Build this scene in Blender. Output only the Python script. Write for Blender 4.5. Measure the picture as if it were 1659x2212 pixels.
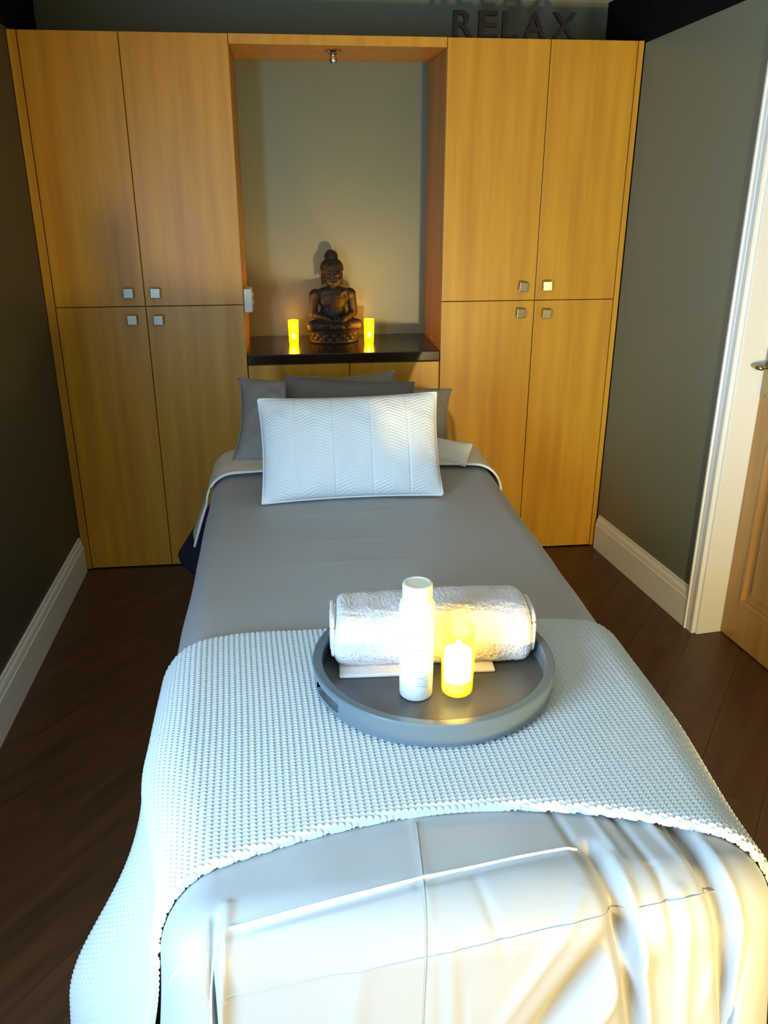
import bpy, bmesh, math, random
import numpy as np
from mathutils import Vector, Matrix, noise

for o in list(bpy.data.objects):
    bpy.data.objects.remove(o)
SC = bpy.context.scene
COL = SC.collection
random.seed(7)
rng = np.random.RandomState(7)

# ------------------------------------------------------------------ camera
F_PX, CX, CY, CZ, YAW, PITCH = 1804.13, -0.2472, -3.645, 1.6862, 0.1148, 0.3791
fw = Vector((math.sin(YAW)*math.cos(PITCH), math.cos(YAW)*math.cos(PITCH), -math.sin(PITCH)))
rt = Vector((math.cos(YAW), -math.sin(YAW), 0))
up = rt.cross(fw)
cam_data = bpy.data.cameras.new('camera')
cam_data.sensor_fit = 'VERTICAL'
cam_data.sensor_height = 24.0
cam_data.lens = F_PX/2212*24.0
cam_data.clip_start = 0.02
cam = bpy.data.objects.new('camera', cam_data)
m = Matrix((rt, up, -fw)).transposed().to_4x4()
m.translation = Vector((CX, CY, CZ))
cam.matrix_world = m
COL.objects.link(cam)
SC.camera = cam

# ------------------------------------------------------------------ world, lights, exposure
world = bpy.data.worlds.new('world')
SC.world = world
world.use_nodes = True
bg = world.node_tree.nodes['Background']
bg.inputs[0].default_value = (0.30, 0.42, 0.55, 1)
bg.inputs[1].default_value = 0.04

def area_light(name, loc, target, sx, sy, power, color):
    l = bpy.data.lights.new(name, 'AREA')
    l.shape = 'RECTANGLE'; l.size = sx; l.size_y = sy
    l.energy = power; l.color = color
    o = bpy.data.objects.new(name, l)
    o.location = loc
    o.rotation_euler = (Vector(target)-Vector(loc)).to_track_quat('-Z', 'Y').to_euler()
    COL.objects.link(o)
    return o

# daylight entering by the window in the left wall, beside the photographer
area_light('window_daylight', (-1.26, -3.55, 1.25), (0.0, -3.55, 1.25), 0.92, 1.00, 92, (0.38, 0.66, 1.0))
# low warm table lamp behind and to the right of the photographer
wl = bpy.data.lights.new('warm_lamp_light', 'POINT')
wl.energy = 74; wl.color = (1.0, 0.77, 0.32); wl.shadow_soft_size = 0.06
wlo = bpy.data.objects.new('warm_lamp_light', wl)
wlo.location = (0.61, -3.84, 0.57)
COL.objects.link(wlo)
# extra spot next to it, added to brighten the right-hand wardrobe
ws = bpy.data.lights.new('added_warm_spot', 'SPOT')
ws.energy = 92; ws.color = (1.0, 0.77, 0.32); ws.shadow_soft_size = 0.05; ws.spot_size = math.radians(64); ws.spot_blend = 1.0
wso = bpy.data.objects.new('added_warm_spot', ws)
wso.location = (0.66, -3.97, 0.57)
wso.rotation_euler = (Vector((1.05, 0, 1.55))-Vector(wso.location)).to_track_quat('-Z', 'Y').to_euler()
COL.objects.link(wso)

SC.view_settings.view_transform = 'Standard'
SC.view_settings.look = 'None'
SC.view_settings.gamma = 1.0
SC.view_settings.use_curve_mapping = False
SC.view_settings.exposure = 0.66

# ------------------------------------------------------------------ materials
def new_mat(name):
    mt = bpy.data.materials.new(name); mt.use_nodes = True
    nt = mt.node_tree
    return mt, nt, nt.nodes['Principled BSDF']

def mat(name, color, rough=0.5, metal=0.0, spec=0.5, bump=None, var=None, coat=0.0, sheen=0.0):
    """bump=(scale, strength, distance); var=(scale, color2, (sx,sy,sz))"""
    mt, nt, b = new_mat(name)
    b.inputs['Base Color'].default_value = (*color, 1)
    b.inputs['Roughness'].default_value = rough
    b.inputs['Metallic'].default_value = metal
    b.inputs['Specular IOR Level'].default_value = spec
    b.inputs['Coat Weight'].default_value = coat
    b.inputs['Sheen Weight'].default_value = sheen
    tc = nt.nodes.new('ShaderNodeTexCoord')
    if var:
        mp = nt.nodes.new('ShaderNodeMapping'); mp.inputs['Scale'].default_value = var[2]
        nz = nt.nodes.new('ShaderNodeTexNoise'); nz.inputs['Scale'].default_value = var[0]
        nz.inputs['Detail'].default_value = 5
        cr = nt.nodes.new('ShaderNodeMix'); cr.data_type = 'RGBA'
        cr.inputs[6].default_value = (*color, 1); cr.inputs[7].default_value = (*var[1], 1)
        rp = nt.nodes.new('ShaderNodeMapRange')
        rp.inputs[1].default_value = 0.35; rp.inputs[2].default_value = 0.65
        nt.links.new(tc.outputs['Object'], mp.inputs[0]); nt.links.new(mp.outputs[0], nz.inputs['Vector'])
        nt.links.new(nz.outputs['Fac'], rp.inputs[0]); nt.links.new(rp.outputs[0], cr.inputs[0])
        nt.links.new(cr.outputs[2], b.inputs['Base Color'])
    if bump:
        n2 = nt.nodes.new('ShaderNodeTexNoise'); n2.inputs['Scale'].default_value = bump[0]
        n2.inputs['Detail'].default_value = 3
        bp = nt.nodes.new('ShaderNodeBump'); bp.inputs['Strength'].default_value = bump[1]
        bp.inputs['Distance'].default_value = bump[2]
        nt.links.new(tc.outputs['Object'], n2.inputs['Vector'])
        nt.links.new(n2.outputs['Fac'], bp.inputs['Height'])
        nt.links.new(bp.outputs[0], b.inputs['Normal'])
    return mt

M = {}
M['maple'] = mat('maple_veneer', (0.66, 0.325, 0.020), 0.36, var=(3.2, (0.54, 0.235, 0.013), (6.0, 6.0, 0.35)), bump=(60, 0.05, 0.002))
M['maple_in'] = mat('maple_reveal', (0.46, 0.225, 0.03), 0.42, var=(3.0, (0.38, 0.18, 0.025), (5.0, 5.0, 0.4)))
M['espresso'] = mat('dark_stained_shelf', (0.022, 0.009, 0.004), 0.18, var=(4, (0.032, 0.013, 0.006), (0.5, 8, 8)))
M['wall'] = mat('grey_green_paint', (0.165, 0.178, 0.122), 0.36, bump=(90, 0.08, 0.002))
M['wall_shaded'] = mat('wall_paint_shaded', (0.070, 0.062, 0.040), 0.5, bump=(90, 0.08, 0.002))  # same wall paint with the left wall's shade put into the colour
M['nearblack'] = mat('black_aubergine', (0.004, 0.003, 0.006), 0.9, spec=0.1)  # near-black tone of the upper wall bands and the recess
M['ceiling'] = mat('cream_ceiling_paint', (0.70, 0.68, 0.58), 0.8)
M['white'] = mat('white_gloss_trim', (0.82, 0.81, 0.76), 0.32)
M['floor'] = mat('floor_gap', (0.05, 0.020, 0.010), 0.7)
M['plank'] = mat('dark_walnut_laminate', (0.098, 0.038, 0.013), 0.42, var=(2.2, (0.058, 0.023, 0.009), (1.0, 9.0, 4.0)), bump=(45, 0.06, 0.002))
M['pine'] = mat('varnished_oak_door', (0.50, 0.27, 0.085), 0.34, var=(3.0, (0.36, 0.18, 0.05), (5.0, 5.0, 0.5)))
M['duvet'] = mat('grey_cotton_satin', (0.325, 0.310, 0.285), 0.52, sheen=0.15, bump=(14, 0.12, 0.01))
M['piping'] = mat('pale_grey_stitching', (0.80, 0.80, 0.78), 0.5)
M['sheet'] = mat('pale_stone_sheet', (0.78, 0.72, 0.58), 0.6, bump=(20, 0.1, 0.008))
M['greypillow'] = mat('grey_pillowcase', (0.125, 0.110, 0.090), 0.6, bump=(12, 0.25, 0.02))
M['palepillow'] = mat('pale_grey_pillowcase', (0.25, 0.225, 0.190), 0.65, bump=(12, 0.25, 0.02))
M['cushion'] = mat('white_pleated_cotton', (0.80, 0.78, 0.74), 0.55)
M['knit'] = mat('pale_grey_knit_wool', (0.47, 0.47, 0.44), 0.75, sheen=0.2)
M['towel'] = mat('pinkish_white_terry', (0.66, 0.585, 0.55), 0.9, sheen=0.2, bump=(260, 0.7, 0.004))
M['tray'] = mat('slate_lacquer_tray', (0.110, 0.140, 0.155), 0.26, coat=0.4)
M['trayfloor'] = mat('slate_tray_floor', (0.065, 0.066, 0.068), 0.30)
M['plastic'] = mat('white_bottle_plastic', (0.86, 0.85, 0.80), 0.3)
M['cap'] = mat('ivory_bottle_cap', (0.74, 0.70, 0.54), 0.35)
M['ink'] = mat('grey_print', (0.22, 0.24, 0.27), 0.6)
M['nickel'] = mat('satin_nickel', (0.42, 0.38, 0.30), 0.38, metal=1.0)
M['bronze'] = mat('dark_bronze_resin', (0.022, 0.010, 0.005), 0.6, var=(25, (0.032, 0.014, 0.006), (1, 1, 1)))
M['chrome'] = mat('chrome', (0.8, 0.78, 0.7), 0.12, metal=1.0)
M['brass'] = mat('aged_brass', (0.36, 0.31, 0.18), 0.3, metal=1.0)
M['navy'] = mat('navy_couch_cover', (0.012, 0.014, 0.040), 0.7)
M['switch'] = mat('white_switch_plastic', (0.75, 0.74, 0.70), 0.4)
M['letter'] = mat('dark_brown_letter_paint', (0.007, 0.004, 0.003), 0.8)
M['vinyl'] = mat('black_couch_vinyl', (0.03, 0.03, 0.035), 0.5)
M['beech'] = mat('beech_leg', (0.45, 0.28, 0.12), 0.5)
M['wax'] = mat('ivory_wax', (0.85, 0.78, 0.55), 0.5)

def glow_mat(name, color, strength):
    mt, nt, b = new_mat(name)
    b.inputs['Base Color'].default_value = (*color, 1)
    b.inputs['Emission Color'].default_value = (*color, 1)
    b.inputs['Emission Strength'].default_value = strength
    return mt

def shell_mat(name, color, strength, alpha):
    """frosted candle shell lit from inside by its bulb: glows, and lets the flame show through"""
    mt, nt, b = new_mat(name)
    b.inputs['Base Color'].default_value = (*color, 1)
    b.inputs['Roughness'].default_value = 0.25
    b.inputs['Emission Color'].default_value = (*color, 1)
    b.inputs['Emission Strength'].default_value = strength
    b.inputs['Alpha'].default_value = alpha
    return mt

M['flame'] = glow_mat('candle_flame_glow', (1.0, 0.93, 0.6), 14)
M['amber_shell'] = shell_mat('amber_lit_shell', (1.0, 0.68, 0.0), 1.3, 0.72)
M['near_shell'] = shell_mat('near_lit_shell', (1.0, 0.72, 0.02), 0.8, 0.35)
M['near_wax'] = glow_mat('near_lit_wax', (1.0, 0.90, 0.45), 4.5)

# ------------------------------------------------------------------ helpers
def link(name, me, material, parent=None, smooth=False):
    o = bpy.data.objects.new(name, me); COL.objects.link(o)
    if material: me.materials.append(material)
    if smooth:
        me.polygons.foreach_set('use_smooth', [True]*len(me.polygons))
    if parent: o.parent = parent
    return o

def from_bm(name, bm, material, parent=None, smooth=False):
    bmesh.ops.recalc_face_normals(bm, faces=bm.faces[:])
    me = bpy.data.meshes.new(name); bm.to_mesh(me); bm.free()
    return link(name, me, material, parent, smooth)

def thing(name, label, cat, loc=(0, 0, 0), rotz=0, group=None):
    o = bpy.data.objects.new(name, None); COL.objects.link(o)
    o.empty_display_size = 0.05
    o.location = loc; o.rotation_euler = (0, 0, rotz)
    o['label'] = label; o['category'] = cat
    if group: o['group'] = group
    return o

def tag(o, label=None, cat=None, group=None, kind=None):
    if label: o['label'] = label
    if cat: o['category'] = cat
    if group: o['group'] = group
    if kind: o['kind'] = kind
    return o

def dup(root, loc=None, rotz=None, label=None):
    r = root.copy(); COL.objects.link(r)
    if loc is not None: r.location = loc
    if rotz is not None: r.rotation_euler = (0, 0, rotz)
    if label: r['label'] = label
    for ch in list(root.children):
        c = ch.copy(); COL.objects.link(c); c.parent = r
        for g in list(ch.children):
            d = g.copy(); COL.objects.link(d); d.parent = c
    return r

def bm_box(bm, x0, x1, y0, y1, z0, z1, bev=0.0, seg=2):
    v = [bm.verts.new((x, y, z)) for x in (x0, x1) for y in (y0, y1) for z in (z0, z1)]
    fs = [bm.faces.new([v[i] for i in f]) for f in
          ((0, 1, 3, 2), (4, 6, 7, 5), (0, 4, 5, 1), (2, 3, 7, 6), (0, 2, 6, 4), (1, 5, 7, 3))]
    if bev > 0:
        es = list({e for f in fs for e in f.edges})
        bmesh.ops.bevel(bm, geom=es, offset=bev, segments=seg, profile=0.5, affect='EDGES')

def box(name, material, x0, x1, y0, y1, z0, z1, parent=None, bev=0.002, seg=2):
    bm = bmesh.new(); bm_box(bm, x0, x1, y0, y1, z0, z1, bev, seg)
    return from_bm(name, bm, material, parent)

def prism(name, material, prof, a, b, axis='z', parent=None):
    """profile of 2D points extruded from a to b. axis z: pts=(x,y); axis x: pts=(y,z)"""
    bm = bmesh.new()
    def P(p, t): return (p[0], p[1], t) if axis == 'z' else (t, p[0], p[1]) if axis == 'x' else (p[0], t, p[1])
    A = [bm.verts.new(P(p, a)) for p in prof]; B = [bm.verts.new(P(p, b)) for p in prof]
    n = len(prof)
    for i in range(n):
        bm.faces.new((A[i], A[(i+1) % n], B[(i+1) % n], B[i]))
    bm.faces.new(A); bm.faces.new(B[::-1])
    return from_bm(name, bm, material, parent)

def lathe(name, material, prof, parent=None, seg=48, loc=(0, 0, 0), smooth=True):
    bm = bmesh.new(); rings = []
    for r, z in prof:
        if r < 1e-6: rings.append([bm.verts.new((loc[0], loc[1], loc[2]+z))])
        else: rings.append([bm.verts.new((loc[0]+r*math.cos(2*math.pi*i/seg), loc[1]+r*math.sin(2*math.pi*i/seg), loc[2]+z)) for i in range(seg)])
    for a, b in zip(rings, rings[1:]):
        for i in range(seg):
            j = (i+1) % seg
            if len(a) == 1 and len(b) == 1: continue
            if len(a) == 1: bm.faces.new((a[0], b[i], b[j]))
            elif len(b) == 1: bm.faces.new((a[i], a[j], b[0]))
            else: bm.faces.new((a[i], a[j], b[j], b[i]))
    o = from_bm(name, bm, material, parent, smooth)
    if smooth:
        md = o.modifiers.new('edge', 'EDGE_SPLIT'); md.split_angle = math.radians(38)
    return o

def tube(name, material, pts, r, parent=None, seg=8, closed=False):
    pts = [Vector(p) for p in pts]; n = len(pts)
    bm = bmesh.new(); rings = []
    for i, p in enumerate(pts):
        a = pts[(i-1) % n] if closed or i > 0 else p
        b = pts[(i+1) % n] if closed or i < n-1 else p
        t = (b-a).normalized()
        ref = Vector((0, 0, 1)) if abs(t.z) < 0.9 else Vector((1, 0, 0))
        x = t.cross(ref).normalized(); y = t.cross(x)
        rr = r[i] if isinstance(r, (list, tuple)) else r
        rings.append([bm.verts.new(p + x*rr*math.cos(2*math.pi*k/seg) + y*rr*math.sin(2*math.pi*k/seg)) for k in range(seg)])
    m_ = n if closed else n-1
    for i in range(m_):
        a, b = rings[i], rings[(i+1) % n]
        for k in range(seg):
            bm.faces.new((a[k], a[(k+1) % seg], b[(k+1) % seg], b[k]))
    if not closed:
        bm.faces.new(rings[0][::-1]); bm.faces.new(rings[-1])
    return from_bm(name, bm, material, parent, True)

def grid_mesh(name, material, X, Y, Z, parent=None, thick=0.0, smooth=True):
    ni, nj = X.shape
    co = np.stack([X, Y, Z], -1).reshape(-1, 3).astype(np.float32)
    idx = np.arange(ni*nj).reshape(ni, nj)
    q = np.stack([idx[:-1, :-1], idx[1:, :-1], idx[1:, 1:], idx[:-1, 1:]], -1).reshape(-1, 4).astype(np.int32)
    me = bpy.data.meshes.new(name)
    me.vertices.add(len(co)); me.vertices.foreach_set('co', co.ravel())
    me.loops.add(q.size); me.loops.foreach_set('vertex_index', q.ravel())
    me.polygons.add(len(q)); me.polygons.foreach_set('loop_start', np.arange(0, q.size, 4, dtype=np.int32))
    me.polygons.foreach_set('loop_total', np.full(len(q), 4, dtype=np.int32))
    me.update(calc_edges=True)
    if smooth: me.polygons.foreach_set('use_smooth', np.ones(len(q), dtype=bool))
    o = link(name, me, material, parent)
    if thick:
        md = o.modifiers.new('thickness', 'SOLIDIFY'); md.thickness = abs(thick)
        md.offset = -1 if thick > 0 else 1
    return o

# ------------------------------------------------------------------ the room
H = 2.2            # wardrobe height
CEIL = 2.41
NB = 0.47          # y of the back wall (back of the niche)
YR = -5.2          # rear wall
RA = Vector((1.225, 0, 0)); RANG = math.atan2(-0.9936, 0.113)   # right wall: local +X runs towards the camera, +Y leaves the room

def structure(o, label=None):
    o['kind'] = 'structure'
    if label: o['label'] = label
    return o

structure(box('floor', M['floor'], -1.45, 2.2, YR-0.15, NB+0.1, -0.10, -0.012, bev=0))
fl = bpy.data.objects['floor']
# planks run diagonally from near left to far right, as the grain does in the photograph
PA = math.atan2(0.575, 0.43)
pw, pl = 0.19, 1.25
ca, sa = math.cos(PA), math.sin(PA)
pmesh = bpy.data.meshes.new('plank')
bm = bmesh.new(); bm_box(bm, 0, pl-0.0009, 0, pw-0.0009, -0.012, 0.0, 0.0008, 1); bm.to_mesh(pmesh); bm.free()
pmesh.materials.append(M['plank'])
def clip_plank(ox, oy, idx):
    me = None
    corners = [(ox+ca*a-sa*b, oy+sa*a+ca*b) for a, b in ((0, 0), (pl, 0), (pl, pw), (0, pw))]
    xs = [c[0] for c in corners]; ys = [c[1] for c in corners]
    if max(xs) < -1.23 or min(xs) > 1.75 or max(ys) < -4.2 or min(ys) > -0.0: return
    inside = min(xs) > -1.23 and max(xs) < 1.20 and max(ys) < 0.0 and min(ys) > YR
    if inside:
        o = bpy.data.objects.new('plank', pmesh); COL.objects.link(o)
        o.parent = fl; o.location = (ox, oy, 0); o.rotation_euler = (0, 0, PA); return
    bm = bmesh.new(); bm_box(bm, 0, pl-0.0009, 0, pw-0.0009, -0.012, 0.0, 0)
    T = Matrix.Translation((ox, oy, 0)) @ Matrix.Rotation(PA, 4, 'Z')
    Ti = T.inverted(); R3 = Ti.to_3x3()
    for co, no in (((-1.229, 0, 0), (-1, 0, 0)), ((0, -0.002, 0), (0, 1, 0)), ((RA.x+0.13, 0, 0), (0.9936, 0.113, 0))):
        geom = bm.verts[:]+bm.edges[:]+bm.faces[:]
        r = bmesh.ops.bisect_plane(bm, geom=geom, plane_co=Ti @ Vector(co), plane_no=R3 @ Vector(no), clear_outer=True)
        if not bm.faces: bm.free(); return
        es = [e for e in bm.edges if e.is_boundary]
        if es: bmesh.ops.holes_fill(bm, edges=es)
    if len(bm.faces) < 4: bm.free(); return
    o = from_bm('plank', bm, M['plank'], fl)
    o.location = (ox, oy, 0); o.rotation_euler = (0, 0, PA)
k = 0
for j in range(-26, 26):
    off = (j*0.437) % pl
    for i in range(-6, 6):
        a = i*pl+off; b = j*pw
        clip_plank(a*ca-b*sa, -2.0+a*sa+b*ca, k); k += 1

# left wall, its dark upper part, skirting
bm = bmesh.new()
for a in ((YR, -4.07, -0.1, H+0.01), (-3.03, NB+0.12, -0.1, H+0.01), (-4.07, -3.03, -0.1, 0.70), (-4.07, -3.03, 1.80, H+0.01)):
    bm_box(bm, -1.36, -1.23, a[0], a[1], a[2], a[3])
structure(from_bm('wall_left', bm, M['wall_shaded']))
structure(box('trim_1', M['nearblack'], -1.36, -1.229, YR, NB+0.12, H+0.01, CEIL+0.02, bev=0), 'near-black upper band of the left wall')
structure(box('wall_back', M['wall'], -1.36, 1.5, NB, NB+0.12, -0.1, CEIL+0.02, bev=0))
# ceiling
structure(box('ceiling', M['ceiling'], -1.45, 2.2, YR-0.15, NB+0.15, CEIL, CEIL+0.12, bev=0))
structure(box('wall_rear', M['wall'], -1.36, 2.2, YR-0.12, YR, -0.1, CEIL+0.02, bev=0))
bm = bmesh.new()
for a in ((-4.07, -4.01, 0.70, 1.80), (-3.09, -3.03, 0.70, 1.80), (-4.01, -3.09, 0.70, 0.75), (-4.01, -3.09, 1.75, 1.80)):
    bm_box(bm, -1.34, -1.27, a[0], a[1], a[2], a[3], 0.004)
structure(from_bm('window_1', bm, M['white']))

# right wall in its own frame
def rframe(o):
    o.location = RA; o.rotation_euler = (0, 0, RANG); return o
D0, D1, DH = 0.885, 1.70, 2.08
bm = bmesh.new()
def seg_wall(s0, s1, z0, z1a, z1b, t=0.13):
    pts = [(s0, 0, z0), (s1, 0, z0), (s1, 0, z1b), (s0, 0, z1a)]
    A = [bm.verts.new(p) for p in pts]; B = [bm.verts.new((p[0], t, p[2])) for p in pts]
    bm.faces.new(A); bm.faces.new(B[::-1])
    for i in range(4): bm.faces.new((A[i], B[i], B[(i+1) % 4], A[(i+1) % 4]))
LZ = lambda s: min(2.192 + 0.065*max(s, 0), 2.30)
seg_wall(0.0, D0, -0.1, LZ(0), LZ(D0))
seg_wall(D0, D1, DH, LZ(D0), LZ(D1))
seg_wall(D1, 5.4, -0.1, LZ(D1), LZ(5.4))
rframe(structure(from_bm('wall_right', bm, M['wall'])))
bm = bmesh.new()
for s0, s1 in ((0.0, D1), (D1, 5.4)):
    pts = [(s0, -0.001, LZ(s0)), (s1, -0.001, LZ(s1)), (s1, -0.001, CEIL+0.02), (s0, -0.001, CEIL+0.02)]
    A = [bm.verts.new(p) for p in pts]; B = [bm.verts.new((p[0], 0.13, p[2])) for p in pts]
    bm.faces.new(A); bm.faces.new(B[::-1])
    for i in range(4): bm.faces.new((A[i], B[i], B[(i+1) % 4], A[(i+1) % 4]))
rframe(structure(from_bm('trim_2', bm, M['nearblack']), 'near-black upper band of the right wall'))
# the right wall goes on behind the wardrobe up to the back wall
structure(prism('wall_right_recess', M['nearblack'], [(1.2255, 0.0), (1.36, 0.0), (1.36, NB), (1.2255, NB)], 0.0, CEIL+0.02))

# skirting boards
SKP = [(0, 0), (0.019, 0), (0.019, 0.125), (0.0155, 0.130), (0.0155, 0.138), (0.013, 0.150), (0.008, 0.158), (0.007, 0.168), (0, 0.170)]
structure(prism('baseboard_left', M['white'], [(-1.23+p[0], p[1]) for p in SKP], -4.9, -0.022, axis='y'))
bm = bmesh.new()
def skirt_seg(s0, s1):
    A = [bm.verts.new((s0, -p[0], p[1])) for p in SKP]; B = [bm.verts.new((s1, -p[0], p[1])) for p in SKP]
    n = len(SKP)
    for i in range(n): bm.faces.new((A[i], A[(i+1) % n], B[(i+1) % n], B[i]))
    bm.faces.new(A); bm.faces.new(B[::-1])
skirt_seg(0.022, 0.823); skirt_seg(1.765, 5.2)
rframe(structure(from_bm('baseboard_right', bm, M['white'])))

# door in the right wall: casing, jamb, leaf with panels and handle
door = bpy.data.objects.new('door_1', None); COL.objects.link(door); rframe(door)
door['kind'] = 'structure'; door['label'] = 'varnished wooden panel door in a white moulded frame in the right wall'
CP = [(0.0, 0.0), (0.0, -0.013), (0.006, -0.021), (0.016, -0.023), (0.019, -0.017), (0.034, -0.016), (0.037, -0.013), (0.041, -0.017), (0.062, -0.018), (0.062, 0.0)]
bm = bmesh.new()
def cas(pts, z0, z1):
    A = [bm.verts.new((p[0], p[1], z0)) for p in pts]; B = [bm.verts.new((p[0], p[1], z1)) for p in pts]
    n = len(pts)
    for i in range(n): bm.faces.new((A[i], A[(i+1) % n], B[(i+1) % n], B[i]))
    bm.faces.new(A); bm.faces.new(B[::-1])
cas([(0.823+p[0], p[1]) for p in CP], 0, DH+0.062)
from_bm('casing', bm, M['white'], door)
bm = bmesh.new(); cas([(1.762-p[0], p[1]) for p in CP], 0, DH+0.062)
from_bm('casing', bm, M['white'], door)
bm = bmesh.new()
for q in [(0.885, 1.70)]:
    pts = [(p[1], DH+0.062-p[0]) for p in CP]
    A = [bm.verts.new((q[0], p[0], p[1])) for p in pts]; B = [bm.verts.new((q[1], p[0], p[1])) for p in pts]
    n = len(pts)
    for i in range(n): bm.faces.new((A[i], A[(i+1) % n], B[(i+1) % n], B[i]))
    bm.faces.new(A); bm.faces.new(B[::-1])
from_bm('casing', bm, M['white'], door)
bm = bmesh.new()
bm_box(bm, D0-0.001, D0+0.014, -0.002, 0.128, 0, DH, 0.002)
bm_box(bm, D1-0.014, D1+0.001, -0.002, 0.128, 0, DH, 0.002)
bm_box(bm, D0+0.014, D1-0.014, -0.002, 0.128, DH-0.014, DH, 0.002)
from_bm('jamb', bm, M['white'], door)
leaf = bpy.data.meshes.new('door_leaf')
bm = bmesh.new()
L0, L1 = D0+0.016, D1-0.016
yf, yb = 0.102, 0.142
def raised(s0, s1, z0, z1):
    # recessed field with a raised centre and a moulding bead
    bm_box(bm, s0-0.004, s1+0.004, yf+0.014, yb-0.01, z0-0.004, z1+0.004, 0)
    bm_box(bm, s0+0.045, s1-0.045, yf+0.004, yf+0.02, z0+0.045, z1-0.045, 0.0035)
    for a in ((s0-0.006, s0+0.010, z0-0.006, z1+0.006), (s1-0.010, s1+0.006, z0-0.006, z1+0.006)):
        bm_box(bm, a[0], a[1], yf-0.004, yf+0.02, a[2], a[3], 0.004)
    for a in ((s0, s1, z0-0.006, z0+0.010), (s0, s1, z1-0.010, z1+0.006)):
        bm_box(bm, a[0], a[1], yf-0.004, yf+0.02, a[2], a[3], 0.004)
pan = [(L0+0.085, 1.26, 0.18, 0.80), (1.325, L1-0.085, 0.18, 0.80), (L0+0.085, 1.26, 1.02, 1.93), (1.325, L1-0.085, 1.02, 1.93)]
# stiles and rails
for a in ((L0, L0+0.085, 0.006, 2.062), (L1-0.085, L1, 0.006, 2.062), (1.26, 1.325, 0.006, 2.062),
          (L0+0.085, L1-0.085, 0.006, 0.18), (L0+0.085, L1-0.085, 0.80, 1.02), (L0+0.085, L1-0.085, 1.93, 2.062)):
    bm_box(bm, a[0], a[1], yf, yb, a[2], a[3], 0.001)
lf = from_bm('door_leaf', bm, M['pine'], door)
for q in pan:
    bm = bmesh.new(); raised(*q)
    p_ = from_bm('door_panel', bm, M['pine'], lf)
bpy.data.meshes.remove(leaf)
# handle: plate, rose, lever with a scrolled tip
hd = box('handle_plate', M['brass'], 0.910, 0.954, yf-0.006, yf-0.0002, 0.965, 1.135, door, 0.002)
tube('lever', M['brass'], [(0.932, yf-0.006, 1.078), (0.932, yf-0.022, 1.078), (0.932, yf-0.045, 1.077)], [0.012, 0.009, 0.009], hd, 14)
tube('lever', M['brass'], [(0.952, yf-0.048, 1.076), (0.925, yf-0.050, 1.076), (0.900, yf-0.052, 1.079), (0.872, yf-0.054, 1.082), (0.858, yf-0.055, 1.080), (0.852, yf-0.055, 1.080)],
     [0.007, 0.010, 0.0065, 0.005, 0.009, 0.007], hd, 14)
for z in (0.974, 1.126):
    lathe_o = lathe('screw', M['brass'], [(0, 0.002), (0.004, 0.002), (0.005, 0), (0.005, -0.002)], hd, 12)
    lathe_o.location = (0.932, yf-0.006, z); lathe_o.rotation_euler = (math.pi/2, 0, 0)

# ------------------------------------------------------------------ wardrobes
X = dict(L=-1.228, L0=-1.192, L12=-0.828, NL=-0.4225, NR=0.4225, R34=0.8375, R1=1.196, R=1.221)
ZJ = 1.1935
def knob(parent, x, z, rot):
    o = bpy.data.objects.new('knob', None)
    bm = bmesh.new()
    bm_box(bm, -0.020, 0.020, -0.028, -0.020, -0.020, 0.020, 0.0022)
    bm_box(bm, -0.007, 0.007, -0.021, 0.002, -0.007, 0.007, 0.001)
    o = from_bm('knob', bm, M['nickel'], parent)
    o.location = (x, -0.0005, z); o.rotation_euler = rot
    return o
def wardrobe(x0, x1, d0, dm, d1, label, knobs):
    t = thing('wardrobe', label, 'wardrobe', ((x0+x1)/2, 0, 0))
    cx = (x0+x1)/2
    bm = bmesh.new()
    bm_box(bm, x0-cx, x0-cx+0.018, 0.021, NB-0.003, 0.001, H, 0.001)
    bm_box(bm, x1-cx-0.018, x1-cx, 0.021, NB-0.003, 0.001, H, 0.001)
    bm_box(bm, x0-cx+0.018, x1-cx-0.018, 0.021, NB-0.003, H-0.02, H, 0)
    bm_box(bm, x0-cx+0.018, x1-cx-0.018, 0.021, NB-0.003, 0.03, 0.05, 0)
    bm_box(bm, x0-cx+0.018, x1-cx-0.018, NB-0.012, NB-0.004, 0.05, H-0.02, 0)
    bm_box(bm, x0-cx+0.018, x1-cx-0.018, 0.03, NB-0.02, ZJ-0.01, ZJ+0.008, 0)
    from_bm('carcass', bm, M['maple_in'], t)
    if x0 < -1: box('filler_strip', M['maple'], x0-cx, d0-cx-0.003, 0.003, 0.021, 0.001, H, t, 0.001)
    if x1 > 1: box('filler_strip', M['maple'], d1-cx+0.003, x1-cx, 0.003, 0.021, 0.001, H, t, 0.001)
    g = 0.0016
    cells = [(d0, dm, ZJ+g, H-0.001), (dm, d1, ZJ+g, H-0.001), (d0, dm, 0.006, ZJ-g), (dm, d1, 0.006, ZJ-g)]
    for (a, b, z0, z1), (kx, kz, rot) in zip(cells, knobs):
        d = box('door', M['maple'], a-cx+g, b-cx-g, 0.0, 0.0205, z0, z1, t, 0.0012)
        knob(d, kx-cx, kz, rot)
    return t
wardrobe(X['L'], X['NL'], X['L0'], X['L12'], X['NL'], 'tall maple wardrobe left of the niche, against the left wall, four doors', [
    (-0.889, 1.250, (0, 0, 0)), (-0.781, 1.249, (0, 0.03, 0.02)), (-0.886, 1.141, (0, 0, 0.05)), (-0.777, 1.139, (0, 0, -0.04))])
wardrobe(X['NR'], X['R'], X['NR'], X['R34'], X['R1'], 'tall maple wardrobe right of the niche, beside the grey wall, four doors', [
    (0.777, 1.253, (0, 0.12, 0.10)), (0.888, 1.256, (0.0, -0.05, -0.12)), (0.772, 1.141, (0, 0.04, 0.12)), (0.891, 1.139, (0.10, 0.03, 0.0))])
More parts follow.
